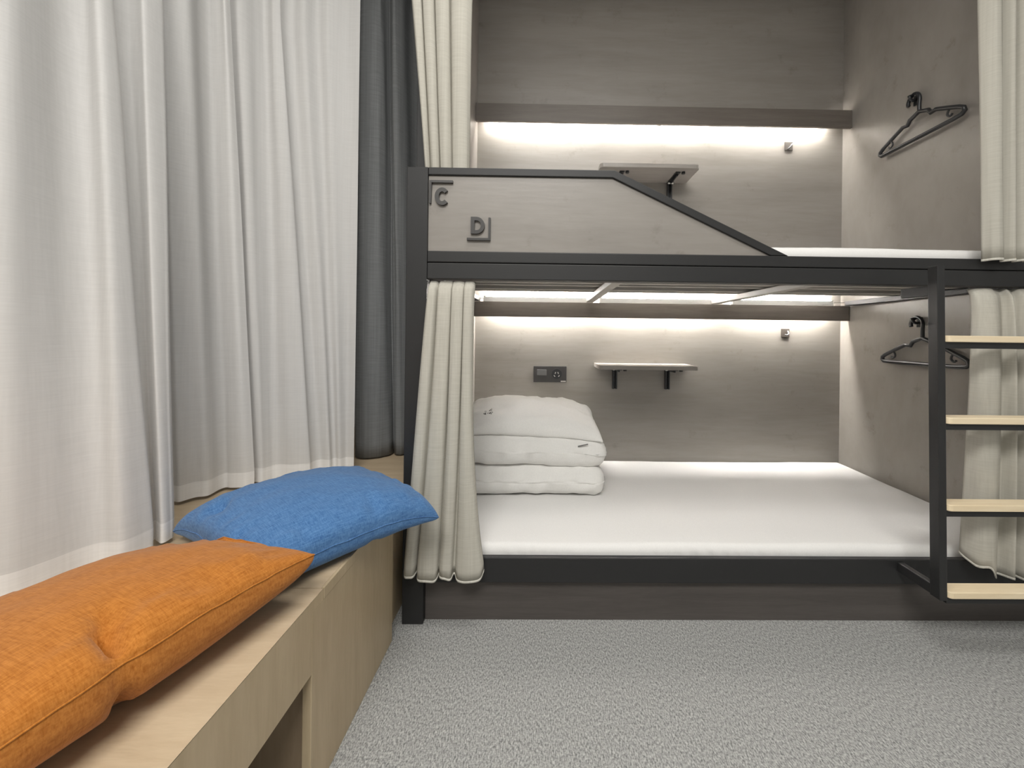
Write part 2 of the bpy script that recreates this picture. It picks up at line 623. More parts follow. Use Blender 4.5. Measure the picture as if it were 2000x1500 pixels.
# upper deck: two stacked front tubes, cross bars, slats and a board
obj('front_rail', box(B(), -0.398, XR, YF, YF + .042, 1.2375, 1.276, .003), M_black, bunk)
obj('front_rail', box(B(), -0.398, XR, YF, YF + .042, 1.180, 1.2355, .003), M_black, bunk)
for x in (XL + .002, 0.245, 0.96, XR - .042):
    obj('cross_bar', box(B(), x, x + .04, YF + .043, 2.215, 1.183, 1.208, .002), M_black if x > 1.5 or x < 0 else M_slat, bunk)
for y in (1.46, 1.60, 1.68, 1.83, 1.90):
    obj('slat', box(B(), XL + .004, XR - .002, y, y + .028, 1.209, 1.232, .002), M_slat, bunk)
obj('deck_board', box(B(), XL + .003, XR - .003, YF + .043, 1.955, 1.2335, 1.246), M_deck, bunk)
# lower deck
obj('front_rail', box(B(), -0.398, XR, YF, YF + .021, 0.143, 0.229, .003), M_black, bunk)
obj('deck_board', box(B(), XL + .003, XR - .003, YF + .022, YB - .003, 0.170, 0.188), M_deck, bunk)
obj('plinth', box(B(), -0.398, XR, YF + .024, YF + .042, 0.0, 0.165, .001), M_plinth, bunk)

# light valances, open below, the upper one mostly closed on top
for z0, z1 in ((1.097, 1.183), (2.213, 2.315)):
    v = obj('light_valance', box(B(), XL + .002, XR - .002, 2.225, 2.241, z0, z1, .001), M_val, bunk)
    for x in (XL + .003, 0.665, XR - .023):
        obj('bracket', box(B(), x, x + .02, 2.241, YB - .001, z1 - .070, z1 - .066), M_slat, v)

obj('valance_glow_baffle', box(B(), XL + .002, XR - .115, 2.2415, 2.284, 2.311, 2.315), M_val, v)  # added unseen board: holds back upward LED glow, stops short to light the corner

# guard board: sloped black tube frame with a laminate infill and its two signs
gx0, gx1, gx2 = -0.398, 0.240, 0.845
gz1, gz0 = 1.562, 1.277
t_ = 0.026
sl = math.atan2(gz1 - gz0, gx2 - gx1)
gd = t_ / math.cos(math.pi / 2 - sl)   # horizontal width of the sloped tube
k_ = t_ * math.tan(sl / 2)
gb = [(gx0, gz1), (gx1, gz1), (gx2, gz0), (gx2 - gd, gz0), (gx1 - k_, gz1 - t_), (gx0, gz1 - t_)]
guard = obj('guard_frame', prism(B(), gb, 'y', YF + .001, YF + .030, .0025), M_black, bunk)
gi = [(gx0, gz1 - t_ - .0005), (gx1 - k_, gz1 - t_ - .0005), (gx2 - gd, gz0 + .0005), (gx0, gz0 + .0005)]
panel = obj('guard_panel', prism(B(), gi, 'y', YF + .009, YF + .025), M_lam, bunk)


def glyph(name, splines, depth, y):
    cu_ = bpy.data.curves.new(name, 'CURVE')
    cu_.dimensions = '2D'
    cu_.fill_mode = 'BOTH'
    cu_.extrude = depth / 2
    for pts in splines:
        sp = cu_.splines.new('POLY')
        sp.points.add(len(pts) - 1)
        for p, q in zip(sp.points, pts):
            p.co = (q[0], q[1], 0, 1)
        sp.use_cyclic_u = True
    tmp = bpy.data.objects.new('tmp_glyph', cu_)
    COL.objects.link(tmp)
    dg = bpy.context.evaluated_depsgraph_get()
    me = bpy.data.meshes.new_from_object(tmp.evaluated_get(dg))
    bpy.data.objects.remove(tmp)
    bm = B()
    bm.from_mesh(me)
    for v in bm.verts:
        v.co = Vector((v.co.x, y + v.co.z, v.co.y))
    bmesh.ops.recalc_face_normals(bm, faces=bm.faces)
    return bm


def letter_c(cx, cz, w, h, th):
    o_, i_ = [], []
    n = 26
    for k in range(n + 1):
        a = math.radians(42) + math.radians(276) * k / n
        o_.append((cx + w / 2 * math.cos(a), cz + h / 2 * math.sin(a)))
        i_.append((cx + (w / 2 - th) * math.cos(a), cz + (h / 2 - th) * math.sin(a)))
    return [o_ + i_[::-1]]


def letter_d(x0, z0, w, h, th):
    def ol(i):
        a0, zz0, ww, hh = x0 + i, z0 + i, w - 2 * i, h - 2 * i
        r = hh / 2
        sx = ww - min(ww * .62, r)
        p = [(a0, zz0), (a0 + sx, zz0)]
        for k in range(1, 16):
            a = -PI / 2 + PI * k / 16
            p.append((a0 + sx + (ww - sx) * math.cos(a), zz0 + r + r * math.sin(a)))
        p += [(a0 + sx, zz0 + hh), (a0, zz0 + hh)]
        return p
    return [ol(0), ol(th)]


GY = YF + .009
obj('letter_mark', glyph('letter_mark', letter_c(-0.350, 1.462, 0.050, 0.060, 0.0135), 0.010, GY - .005), M_plate, panel)
obj('letter_mark', glyph('letter_mark', letter_d(-0.251, 1.336, 0.047, 0.058, 0.0125), 0.010, GY - .005), M_plate, panel)
obj('corner_mark', prism(B(), [(-0.394, 1.517), (-0.314, 1.517), (-0.314, 1.509), (-0.386, 1.509), (-0.388, 1.438), (-0.394, 1.438)], 'y', GY - .010, GY), M_plate, panel)
obj('corner_mark', prism(B(), [(-0.264, 1.322), (-0.264, 1.314), (-0.184, 1.314), (-0.184, 1.392), (-0.191, 1.392), (-0.191, 1.322)], 'y', GY - .010, GY), M_plate, panel)

# ------------------------------------------------------------------ strip lights behind the valances
def batten(x0, x1, z, label, group, led):
    t = thing('strip_light', label, 'light', ((x0 + x1) / 2, 2.28, z), group)
    obj('diffuser', box(B(), x0 + .016, x1 - .016, 2.2475, 2.268, z - .017, z + .017, .005), led, t)
    obj('mount', box(B(), x0 + .01, x1 - .01, 2.2415, 2.2475, z - .017, z + .012), M_white_pl, t)
    for a in (x0, x1 - .016):
        obj('end_cap', box(B(), a, a + .016, 2.2413, 2.270, z - .019, z + .019, .004), M_white_pl, t)
    return t


pos3 = ('first from the curtain end', 'middle of three', 'nearest the hangers')
for (x0, x1), w_ in zip(((-0.345, 0.29), (0.325, 1.04), (1.10, 1.69)), pos3):
    batten(x0, x1, 1.200, 'white strip light behind the lower bunk valance, ' + w_, 'strip lights over the lower bunk', M_led)
for (x0, x1), w_ in zip(((-0.345, 0.318), (0.322, 0.988), (0.992, 1.66)), pos3):
    batten(x0, x1, 2.272, 'white strip light behind the upper bunk valance, ' + w_, 'strip lights over the upper bunk', M_led_upper)

# ------------------------------------------------------------------ mattresses
def mattress(x0, x1, y0, y1, z0, z1, r, crease, sag):
    cx, cy, cz = (x0 + x1) / 2, (y0 + y1) / 2, (z0 + z1) / 2
    sz = (x1 - x0, y1 - y0, z1 - z0)
    def d(p, n):
        w = Vector(p)
        front = max(0, -n.y)
        up = max(0, n.z)
        x, y = p.x + cx, p.y + cy
        w.z += up * (0.004 * nz((x, y, 0), 2.2, 1) + 0.0015 * nz((x, y, 0), 9, 4) - sag * math.cos(PI * p.x / sz[0]) * 0.0)
        if p.y < -sz[1] / 2 + r * 2.2:
            s = nz((x * 1.0, 0.3 * p.z, 0), 3, 8)
            s = max(0, s + 0.15)
            c = crease * s * (0.5 + 0.5 * math.sin(x * 130 + 60 * p.z + 4 * nz((x, 0, 0), 7)))
            w.y += c * (0.35 + 0.65 * front) * 0.8
            w.z -= 0.3 * c * max(0, n.z)
        return w
    bm = soft_box(sz, r, (150, 40, 6), d)
    bmesh.ops.translate(bm, verts=bm.verts, vec=(cx, cy, cz))
    return bm


mat_lo = obj('mattress', mattress(XL + .012, XR - .010, YF + .0235, YB - .006, 0.190, 0.262, .024, .010, 0), M_sheet,
             loc=(0.69, 1.82, 0.19), smooth=True)
tag(mat_lo, 'white sheeted mattress on the lower bunk with folded bedding on it', 'mattress')
mat_up = obj('mattress', mattress(XL + .012, XR - .010, YF + .046, YB - .012, 1.248, 1.322, .03, .003, 0), M_sheet,
             loc=(0.69, 1.84, 1.248), smooth=True)
tag(mat_up, 'white sheeted mattress on the upper bunk showing beyond the sloped guard', 'mattress')

# ------------------------------------------------------------------ folded duvet and pillow
ZM = 0.266
duv = thing('folded_duvet', 'white duvet folded into two thick layers on the lower mattress', 'duvet', (-0.04, 1.98, ZM))


def layer(sx, sy, sz, r, seed, slump):
    def d(p, n):
        w = Vector(p)
        u = p.x / (sx / 2)
        v = p.y / (sy / 2)
        e = max(abs(u), abs(v))
        w += n * (0.010 * nz(p, 6, seed) + 0.005 * nz(p, 17, seed + 2))
        # soft pleats round the edge
        w += n * 0.006 * math.exp(-((e - 1) / 0.16) ** 2) * nz((p.x * 1.0, p.y, p.z * 3.2), 26, seed + 9)
        w.z -= slump * max(0, u) ** 4 * (1 if p.z > 0 else 0.15)
        if p.z < 0:
            w.z = max(w.z, -sz / 2)
        return w
    return soft_box((sx, sy, sz), r, (44, 36, 10), d)


b1 = layer(0.680, 0.49, 0.138, .060, 2.0, .012)
bmesh.ops.rotate(b1, verts=b1.verts, cent=(0, 0, 0), matrix=Matrix.Rotation(math.radians(-.6), 3, 'Z'))
bmesh.ops.translate(b1, verts=b1.verts, vec=(-0.046, 1.985, ZM + .067))
obj('duvet_layer', b1, M_cotton, duv, smooth=True)
b2 = layer(0.688, 0.50, 0.138, .064, 5.0, .02)
bmesh.ops.rotate(b2, verts=b2.verts, cent=(0, 0, 0), matrix=Matrix.Rotation(math.radians(.8), 3, 'Y'))
bmesh.ops.translate(b2, verts=b2.verts, vec=(-0.041, 1.985, ZM + .134 + .068))
duv_bvh = BVHTree.FromBMesh(b2)
obj('duvet_layer', b2, M_cotton, duv, smooth=True)

pil = thing('pillow', 'plump white pillow with a small grey print, on top of the folded duvet', 'pillow', (-0.045, 2.0, 0.545))
pb, rim = pad(0.675, 0.46, 0.098, 0.060, n=46, pull=0.05, power=0.40, wr=0.014, seed=11, ear=-.022)
prot = Matrix.Translation((-0.058, 1.975, 0.572)) @ Matrix.Rotation(math.radians(2.5), 4, 'Y') @ Matrix.Rotation(math.radians(5), 4, 'X')
bmesh.ops.transform(pb, matrix=prot, verts=pb.verts)
for v in pb.verts:
    h_ = duv_bvh.ray_cast(Vector((v.co.x, v.co.y, 1.0)), Vector((0, 0, -1)))
    if h_[0] is not None and v.co.z < h_[0].z + .002:
        v.co.z = h_[0].z + .002
bvh = BVHTree.FromBMesh(pb)
case = obj('pillowcase', pb, M_cotton, pil, smooth=True)


def print_on(bvh_, strokes, width, origin, direction, ux, uz, mat, name, parent, lift=0.0012):
    """Flat print: thin strips laid on the cloth where rays meet it."""
    bm = B()
    for st in strokes:
        prev = None
        for i, (a, c) in enumerate(st):
            if i < len(st) - 1:
                dx, dz = st[i + 1][0] - a, st[i + 1][1] - c
            L = math.hypot(dx, dz) or 1
            nx, nz_ = -dz / L * width / 2, dx / L * width / 2
            pr = []
            for sgn in (-1, 1):
                o = Vector(origin) + Vector(ux) * (a + sgn * nx) + Vector(uz) * (c + sgn * nz_)
                hit = bvh_.ray_cast(o, Vector(direction))
                pr.append(bm.verts.new((hit[0] if hit[0] else o) - Vector(direction) * lift))
            if prev:
                bm.faces.new((prev[0], prev[1], pr[1], pr[0]))
            prev = pr
    return obj(name, bm, mat, parent)


fwd = Vector((-0.1, 1, -0.12)).normalized()
mk = [[(0, 0), (.006, .010), (.012, .012), (.010, .004), (.002, .001), (.012, -.001)],
      [(.018, .002), (.026, .014), (.036, .018), (.034, .008), (.024, .004), (.036, .002), (.042, .010)],
      [(.030, .016), (.038, .022)]]
print_on(bvh, mk, .0045, (-0.275 + .145, 0.4, 0.628 + .165), fwd, (1, 0, 0), (0, 0, 1), M_print, 'print', pil)
b2o = [o for o in duv.children][-1]
tb = B()
prism(tb, [(0, 0), (.045, .010), (.046, .006), (.001, -.004)], 'y', 0, .002)
bmesh.ops.translate(tb, verts=tb.verts, vec=(0.162, 1.735, 0.500))
obj('care_tag', tb, M_print, pil)

# ------------------------------------------------------------------ wall fittings of the two berths
def fold_shelf(x0, x1, ztop, yfront, label, closed_leg, xs):
    t = thing('wall_shelf', label, 'shelf', ((x0 + x1) / 2, YB, ztop), 'fold down shelves in the berths')
    r = .022
    pts = [(x0, YB - .002)]
    for k in range(7):
        a = PI + (PI / 2) * k / 6
        pts.append((x0 + r + r * math.cos(a), yfront + r + r * math.sin(a)))
    for k in range(7):
        a = -PI / 2 + (PI / 2) * k / 6
        pts.append((x1 - r + r * math.cos(a), yfront + r + r * math.sin(a)))
    pts.append((x1, YB - .002))
    obj('board', prism(B(), pts, 'z', ztop - .022, ztop, .0015), M_shelf, t)
    for x in xs:
        bk = B()
        # wall leg: channel of two lips and a web
        box(bk, x - .013, x - .005, YB - .026, YB - .001, ztop - .150, ztop - .024, .001)
        box(bk, x + .005, x + .013, YB - .026, YB - .001, ztop - .150, ztop - .024, .001)
        box(bk, x - .005, x + .005, YB - .006, YB - .001, ztop - .150, ztop - .024)
        br = obj('bracket', bk, M_plastic, t)
        ar = B()
        box(ar, x - .013, x + .013, yfront + .045, YB - .030, ztop - .029, ztop - .0225, .001)
        box(ar, x - .004, x + .004, yfront + .06, YB - .028, ztop - .040, ztop - .029, .001)
        obj('bracket_arm', ar, M_plastic, br)
        cyl_ = B()
        cyl(cyl_, (x - .016, YB - .034, ztop - .034), (x + .016, YB - .034, ztop - .034), .007, 14)
        obj('hinge_pin', cyl_, M_chrome, br, smooth=False)
        kn = B()
        cyl(kn, (x + .030, yfront + .05, ztop - .033), (x + .030, yfront + .05, ztop - .022), .010, 14)
        obj('knob', kn, M_plastic, br)
    return t


fold_shelf(0.305, 0.845, 0.834, 2.09, 'grey fold-down shelf on two black brackets over the lower mattress', True, (0.425, 0.735))
fold_shelf(0.298, 0.838, 1.926, 2.09, 'grey fold-down shelf on two black brackets behind the sloped guard', True, (0.425, 0.735))

# control panel beside the lower shelf
cp = thing('control_panel', 'dark control plate with socket and switch above the pillow', 'socket', (0.045, YB, 0.716))
x0, x1, z0, z1 = -0.052, 0.142, 0.717, 0.812
obj('face_plate', box(B(), x0, x1, YB - .010, YB - .0003, z0, z1, .002), M_plate, cp)
obj('switch_key', box(B(), x0 + .020, x0 + .076, YB - .0135, YB - .010, z0 + .040, z0 + .075, .0015), M_button, cp)
ds = B()
cyl(ds, (x1 - .058, YB - .0135, z0 + .050), (x1 - .058, YB - .010, z0 + .050), .030, 28)
sk = obj('socket_face', ds, M_plastic, cp)
sx_, sz_ = x1 - .058, z0 + .050
for dx, dz, a in ((-.008, .006, 25), (.008, .006, -25), (-.013, -.012, -35), (.013, -.012, 35)):
    s_ = box(B(), -.0022, .0022, YB - .0145, YB - .0134, -.0055, .0055)
    bmesh.ops.rotate(s_, verts=s_.verts, cent=(0, 0, 0), matrix=Matrix.Rotation(math.radians(a), 3, 'Y'))
    bmesh.ops.translate(s_, verts=s_.verts, vec=(sx_ + dx, 0, sz_ + dz))
    obj('socket_slot', s_, M_chrome, sk)
obj('plate_mark', box(B(), x1 - .034, x1 - .004, YB - .0108, YB - .0099, z0 + .003, z0 + .010), M_chrome, cp)

# small square hook plates near the side board
for zc, xc, lab, up in ((1.024, 1.440, 'small bronze square hook plate under the lower valance', False),
                        (2.134, 1.447, 'small bronze square hook plate under the upper valance', True)):
    t = thing('hook_plate', lab, 'hook', (xc, YB, zc), 'hook plates under the valances')
    obj('plate', box(B(), xc - .024, xc + .024, YB - .005, YB - .0003, zc - .025, zc + .025, .001), M_bronze, t)
    hk = B()
    if up:
        tube(hk, [(xc - .004, YB - .005, zc - .016), (xc, YB - .016, zc - .012), (xc + .014, YB - .018, zc + .008)], .004, 8)
    else:
        tube(hk, [(xc + .014, YB - .005, zc + .012), (xc + .014, YB - .016, zc - .004), (xc + .002, YB - .018, zc - .013), (xc - .010, YB - .018, zc - .010)], .004, 8)
    obj('hook', hk, M_button, t, smooth=True)

# ------------------------------------------------------------------ coat pegs and hangers on the side board
def coat_peg(dy, dz, lab):
    t = thing('coat_peg', lab, 'hook', (XR, 1.835 + dy, 2.13 + dz), 'coat pegs on the side board')
    y, z = 1.835 + dy, 2.137 + dz
    obj('rose', box(B(), XR - .006, XR - .0003, y - .014, y + .014, z - .024, z + .024, .002), M_plastic, t)
    pg = B()
    tube(pg, [(XR - .005, y, z - .004), (XR - .022, y, z - .004), (XR - .034, y, z + .004), (XR - .040, y, z + .020)], [.0065, .006, .006, .007], 10)
    obj('peg', pg, M_plastic, t, smooth=True)


HX = XR - .0235


def hanger(dy, dz, dx, lab):
    t = thing('coat_hanger', lab, 'hanger', (HX, 1.80 + dy, 1.95 + dz), 'black hangers on the side boards')
    def q(y, z, x=0.0):
        return (HX + dx * 0 + x, y + dy, z + dz)
    body = [q(1.800, 2.062), q(1.845, 2.046), q(1.858, 2.026), q(1.882, 2.030), q(1.940, 2.004), q(1.992, 1.978), q(2.008, 1.966),
            q(2.010, 1.953), q(2.000, 1.944), q(1.96, 1.943), q(1.80, 1.942), q(1.65, 1.941), q(1.612, 1.944), q(1.602, 1.954),
            q(1.606, 1.968), q(1.625, 1.981), q(1.675, 2.005), q(1.722, 2.027), q(1.744, 2.024), q(1.756, 2.044)]
    bb = B()
    tube(bb, body, .0092, 10, closed=True)
    obj('body', bb, M_plastic, t, smooth=True)
    hk = [q(1.800, 2.058), q(1.800, 2.100), q(1.798, 2.125), q(1.806, 2.148), q(1.826, 2.160), q(1.846, 2.150), q(1.856, 2.130), q(1.854, 2.116)]
    hb = B()
    tube(hb, catmull(hk, 4), .0080, 10)
    obj('hook', hb, M_plastic, t, smooth=True)
    for y, s in ((1.945, 1), (1.665, -1)):
        lb = B()
        tube(lb, catmull([q(y + .020 * s, 1.993), q(y, 1.992), q(y - .008 * s, 1.974), q(y + .004 * s, 1.962), q(y + .014 * s, 1.968)], 4), .0045, 8)
        obj('strap_lug', lb, M_plastic, t, smooth=True)
    return t


coat_peg(0, 0, 'black coat peg on the upper side board holding a hanger')
coat_peg(-.028, -1.062, 'black coat peg on the lower side board, half behind the ladder rail')
hanger(0, 0, 0, 'black plastic hanger on the upper bunk side board')
hanger(-.028, -1.062, 0, 'black plastic hanger on the lower side board, partly behind the ladder')

# ------------------------------------------------------------------ ladder
lad = thing('bunk_ladder', 'black steel ladder with four pale wooden treads hung before the bunk', 'ladder', (1.45, 1.22, 0.19))
lx0, lx1 = 1.236, 1.730
for x in (lx0, lx1):
    bm = B()
    lean = 0.020
    pts = [(1.206, 1.226), (1.238, 1.226), (1.238 - lean, 0.186), (1.206 - lean, 0.186)]
    prism(bm, pts, 'x', x, x + .024, .002)
    obj('side_rail', bm, M_black, lad)
    for zc, yy in ((1.150, 1.235), (0.205, 1.216)):
        ab = B()
        box(ab, x + .001, x + .023, yy + .001, YF - .0005, zc - .016, zc + .016, .002)
        obj('arm', ab, M_black, lad)
for z, yf in ((1.006, 1.198), (0.751, 1.194), (0.482, 1.189), (0.215, 1.184)):
    rr = .012
    tp = []
    xa, xb, ya, yb = lx0 + .0245, lx1 - .0005, yf - .004, yf + .045
    for cx, cy, a0 in ((xb - rr, yb - rr, 0), (xa + rr, yb - rr, PI / 2), (xa + rr, ya + rr, PI), (xb - rr, ya + rr, 3 * PI / 2)):
        for k in range(5):
            a = a0 + (PI / 2) * k / 4
            tp.append((cx + rr * math.cos(a), cy + rr * math.sin(a)))
    rg = obj('rung', box(B(), lx0 + .0242, lx1 - .0002, yf + .006, yf + .028, z - .040, z - .0205, .001), M_black, lad)
    obj('tread', prism(B(), tp, 'z', z - .020, z, .002), M_tread, rg)

# ------------------------------------------------------------------ window bench
HB = 0.430
bench = thing('window_bench', 'light oak window bench running from the foreground to the bunk', 'bench', (-0.9, 0.8, 0))
BX = -0.474
obj('top_board', prism(B(), [(RX0 + .004, HB - .024), (BX - .025, HB - .024), (BX - .0012, HB - .0004), (BX - .0016, HB), (RX0 + .004, HB)], 'y', -0.80, 0.860), M_oak, bench)
obj('top_board', box(B(), RX0 + .004, BX - .007, 0.862, 2.35, HB - .024, HB, .0012), M_oak, bench)
obj('edge_strip', box(B(), BX - .0065, BX, 0.862, 1.262, HB - .024, HB + .0003, .0006), M_oak_front, bench)
obj('fascia', prism(B(), [(BX - .020, 0.276), (BX - .001, 0.276), (BX - .001, HB - .001), (BX - .020, HB - .020)], 'y', -0.80, 0.8195), M_oak_front, bench)
obj('fascia', prism(B(), [(BX - .020, HB - .0245), (BX - .001, HB - .0245), (BX - .001, HB - .001), (BX - .020, HB - .020)], 'y', 0.8196, 0.860), M_oak_front, bench)
obj('front_panel', box(B(), BX - .020, BX - .001, 0.820, 1.262, 0.0, HB - .0245, .0012), M_oak_front, bench)
obj('front_panel', box(B(), BX - .050, BX - .030, 1.264, 2.35, 0.0, HB - .0245, .0012), M_oak_front, bench)
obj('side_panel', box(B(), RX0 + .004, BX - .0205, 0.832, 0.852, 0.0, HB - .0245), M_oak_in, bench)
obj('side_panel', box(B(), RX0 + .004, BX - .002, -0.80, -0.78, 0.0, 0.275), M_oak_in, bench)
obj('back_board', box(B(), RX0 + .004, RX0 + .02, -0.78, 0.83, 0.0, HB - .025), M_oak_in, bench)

# ------------------------------------------------------------------ scatter cushions on the bench
CUSH = []


def cushion(name, c, ux, w, d, top, bot, tilt, mat, mseam, label, seed, ear, pull=.055, power=.46, wr=.005, bpower=None, dents=(), over=None):
    t = thing(name, label, 'cushion', (c[0], c[1], HB), 'linen cushions on the window bench')
    bm, rim = pad(w, d, top, bot, n=52, pull=pull, power=power, wr=wr, seed=seed, ear=ear, bpower=bpower, dents=dents)
    t.rotation_euler.z = math.atan2(ux[1], ux[0])
    rot = Matrix.Rotation(math.radians(tilt[0]), 4, 'X') @ Matrix.Rotation(math.radians(tilt[1]), 4, 'Y')
    mt = Matrix.Translation(c) @ rot
    # keep the local weave axes: the mesh is placed by vertices, the pattern follows its own object axes
    bmesh.ops.transform(bm, matrix=mt, verts=bm.verts)
    for v in bm.verts:
        v.co.z = max(v.co.z, HB + .0015)
    place = Matrix.Translation((c[0], c[1], 0)) @ Matrix.Rotation(t.rotation_euler.z, 4, 'Z') @ Matrix.Translation((-c[0], -c[1], 0))

    def lift(q):
        # rest on the cushion underneath
        if over is not None:
            w_ = place @ q
            for ox, oy in ((0, 0), (.012, 0), (-.012, 0), (0, .012), (0, -.012)):
                h_ = over.ray_cast(Vector((w_.x + ox, w_.y + oy, 1.2)), Vector((0, 0, -1)))
                if h_[0] is not None and q.z < h_[0].z + .004:
                    q.z = h_[0].z + .004
        return q
    moved = set()
    for v in bm.verts:
        q = lift(v.co.copy())
        if (q - v.co).length > 1e-6:
            moved.add(v)
        v.co = q
    if moved:
        for _ in range(2):
            for v in list(moved):
                moved.update(e_.other_vert(v) for e_ in v.link_edges)
        mv = list(moved)
        for _ in range(5):
            bmesh.ops.smooth_vert(bm, verts=mv, factor=0.5, use_axis_x=False, use_axis_y=False, use_axis_z=True)
        for v in mv:
            v.co = lift(v.co.copy())
    wb_ = bm.copy()
    bmesh.ops.transform(wb_, matrix=place, verts=wb_.verts)
    CUSH.append(BVHTree.FromBMesh(wb_))
    wb_.free()
    cv = obj('cover', bm, mat, t, smooth=True)
    sm = B()
    pts = []
    for p in rim:
        q = mt @ p
        q.z = max(q.z, HB + .003)
        pts.append(lift(q))
    tube(sm, pts, .0015, 6, closed=True)
    obj('seam', sm, mseam, t, smooth=True)
    return t


def rect4(p1, p2, p3, p4):
    c = [(a + b + d + e) / 4 for a, b, d, e in zip(p1, p2, p3, p4)]
    ux = (p1[0] - p2[0], p1[1] - p2[1])
    return c, ux


# blue: right tip overhangs the bench, one corner under the orange one
c, ux = rect4((-.315, 1.150), (-.568, .800), (-.955, 1.045), (-.70, 1.405))
cushion('throw_cushion', (c[0] - .002, c[1] - .002, HB + .060), ux, .482, .480, .088, .075, (0, 1.2), M_blue, M_blue_seam,
        'denim blue linen cushion overhanging the bench edge beside the bunk curtain', 3.0, -.034, power=.31, dents=((-.84, .38, .10, .10, .022), (.25, -.86, .06, .10, .012)))
c, ux = rect4((-.485, .800), (-.620, .345), (-1.035, .510), (-.895, .945))
cushion('throw_cushion', (c[0] + .004, c[1] - .004, HB + .076), ux, .470, .470, .072, .100, (-9, -1.0), M_orange, M_orange_seam,
        'burnt orange linen cushion in the foreground on the bench', 21.0, -.012, bpower=.27, dents=((-.20, -.84, .036, .16, .042),), over=CUSH[0])

# ------------------------------------------------------------------ curtains
def curtain_bm(ctrl, zt, zb, ztop, zbots, rows, sub=5, amp=0.0, seed=0.0, warp=None, zrange=None, ease=1.0, spread=0.0):
    """ctrl: list of ((x,y) at height zt, (x,y) at height zb); cloth runs from ztop down to its own hem heights."""
    tp = catmull([a for a, b_ in ctrl], sub)
    bt = catmull([b_ for a, b_ in ctrl], sub)
    n = len(tp)
    if isinstance(zbots, (int, float)):
        hem = [zbots] * n
    else:
        hb = catmull([(z, 0) for z in zbots], sub)
        hem = [h[0] for h in hb]
    bm = B()
    g = []
    for r in range(rows + 1):
        row = []
        for i in range(n):
            z = ztop + (hem[i] - ztop) * (r / rows)
            if zrange:
                lo, hi = zrange
                z = hem[i] + lo + (hi - lo) * (1 - r / rows)
            k = max(-0.12, min(1.02, (zt - z) / (zt - zb)))
            if k > 0 and ease != 1.0:
                k = k ** ease
            kx = max(-0.12, min(1.02, (zt - z) / (zt - zb)))
            if spread and kx > 0:
                kx = kx ** (1 + spread * i / n)
            x = tp[i][0] + (bt[i][0] - tp[i][0]) * kx
            y = tp[i][1] + (bt[i][1] - tp[i][1]) * k
            if amp:
                s = i / n * 17
                x += amp * nz((s, z * 1.3, 0), 1.0, seed)
                y += amp * nz((s, z * 1.3, 3), 1.0, seed + 5)
            p = Vector((x, y, z))
            if warp:
                p = warp(p)
            row.append(bm.verts.new(p))
        g.append(row)
    for r in range(rows):
        for i in range(n - 1):
            bm.faces.new((g[r][i], g[r + 1][i], g[r + 1][i + 1], g[r][i + 1]))
    return bm


def solid(o, th):
    md = o.modifiers.new('thickness', 'SOLIDIFY')
    md.thickness = th
    md.offset = 0
    return o

SHEER_A = [
    ((-1.189, 0.527), (-1.189, 0.530)),
    ((-1.176, 0.645), (-1.172, 0.648)),
    ((-1.140, 0.698), (-1.134, 0.712)),
    ((-1.181, 0.790), (-1.129, 0.776)),
    ((-1.138, 0.824), (-1.083, 0.808)),
    ((-1.152, 0.883), (-1.065, 0.852)),
    ((-1.175, 0.947), (-1.054, 0.898)),
    ((-1.165, 0.988), (-1.032, 0.929)),
    ((-1.118, 0.966), (-0.994, 0.936)),
    ((-1.111, 0.989), (-0.983, 0.979)),
    ((-1.124, 1.010), (-0.983, 0.997)),
    ((-1.158, 1.037), (-1.004, 1.009)),
    ((-1.153, 1.073), (-1.018, 1.039)),
    ((-1.132, 1.082), (-1.002, 1.029)),
    ((-1.103, 1.071), (-0.983, 1.017)),
    ((-1.099, 1.113), (-0.979, 1.038)),
    ((-1.109, 1.136), (-1.003, 1.075)),
    ((-1.145, 1.167), (-1.175, 1.252)),
    ((-1.139, 1.175), (-1.159, 1.263)),
    ((-1.113, 1.195), (-1.142, 1.298)),
    ((-1.105, 1.226), (-1.113, 1.314)),
    ((-1.134, 1.282), (-1.119, 1.362)),
    ((-1.136, 1.322), (-1.112, 1.386)),
    ((-1.104, 1.325), (-1.091, 1.382)),
    ((-1.075, 1.317), (-1.049, 1.388)),
    ((-1.075, 1.343), (-1.032, 1.411)),
]
SHEER_B = [
    ((-1.137, 1.369), (-1.098, 1.438)),
    ((-1.106, 1.379), (-1.062, 1.439)),
    ((-1.069, 1.383), (-1.025, 1.434)),
    ((-1.056, 1.426), (-1.014, 1.456)),
    ((-1.042, 1.459), (-0.997, 1.481)),
    ((-1.003, 1.451), (-0.934, 1.479)),
    ((-0.981, 1.465), (-0.887, 1.495)),
    ((-0.984, 1.485), (-0.888, 1.522)),
    ((-0.969, 1.515), (-0.875, 1.544)),
    ((-0.924, 1.512), (-0.836, 1.537)),
    ((-0.900, 1.552), (-0.827, 1.565)),
    ((-0.851, 1.551), (-0.801, 1.555)),
    ((-0.812, 1.584), (-0.785, 1.579)),
    ((-0.755, 1.585), (-0.754, 1.575)),
]


def shift(c, dy, dx=0.0):
    return c


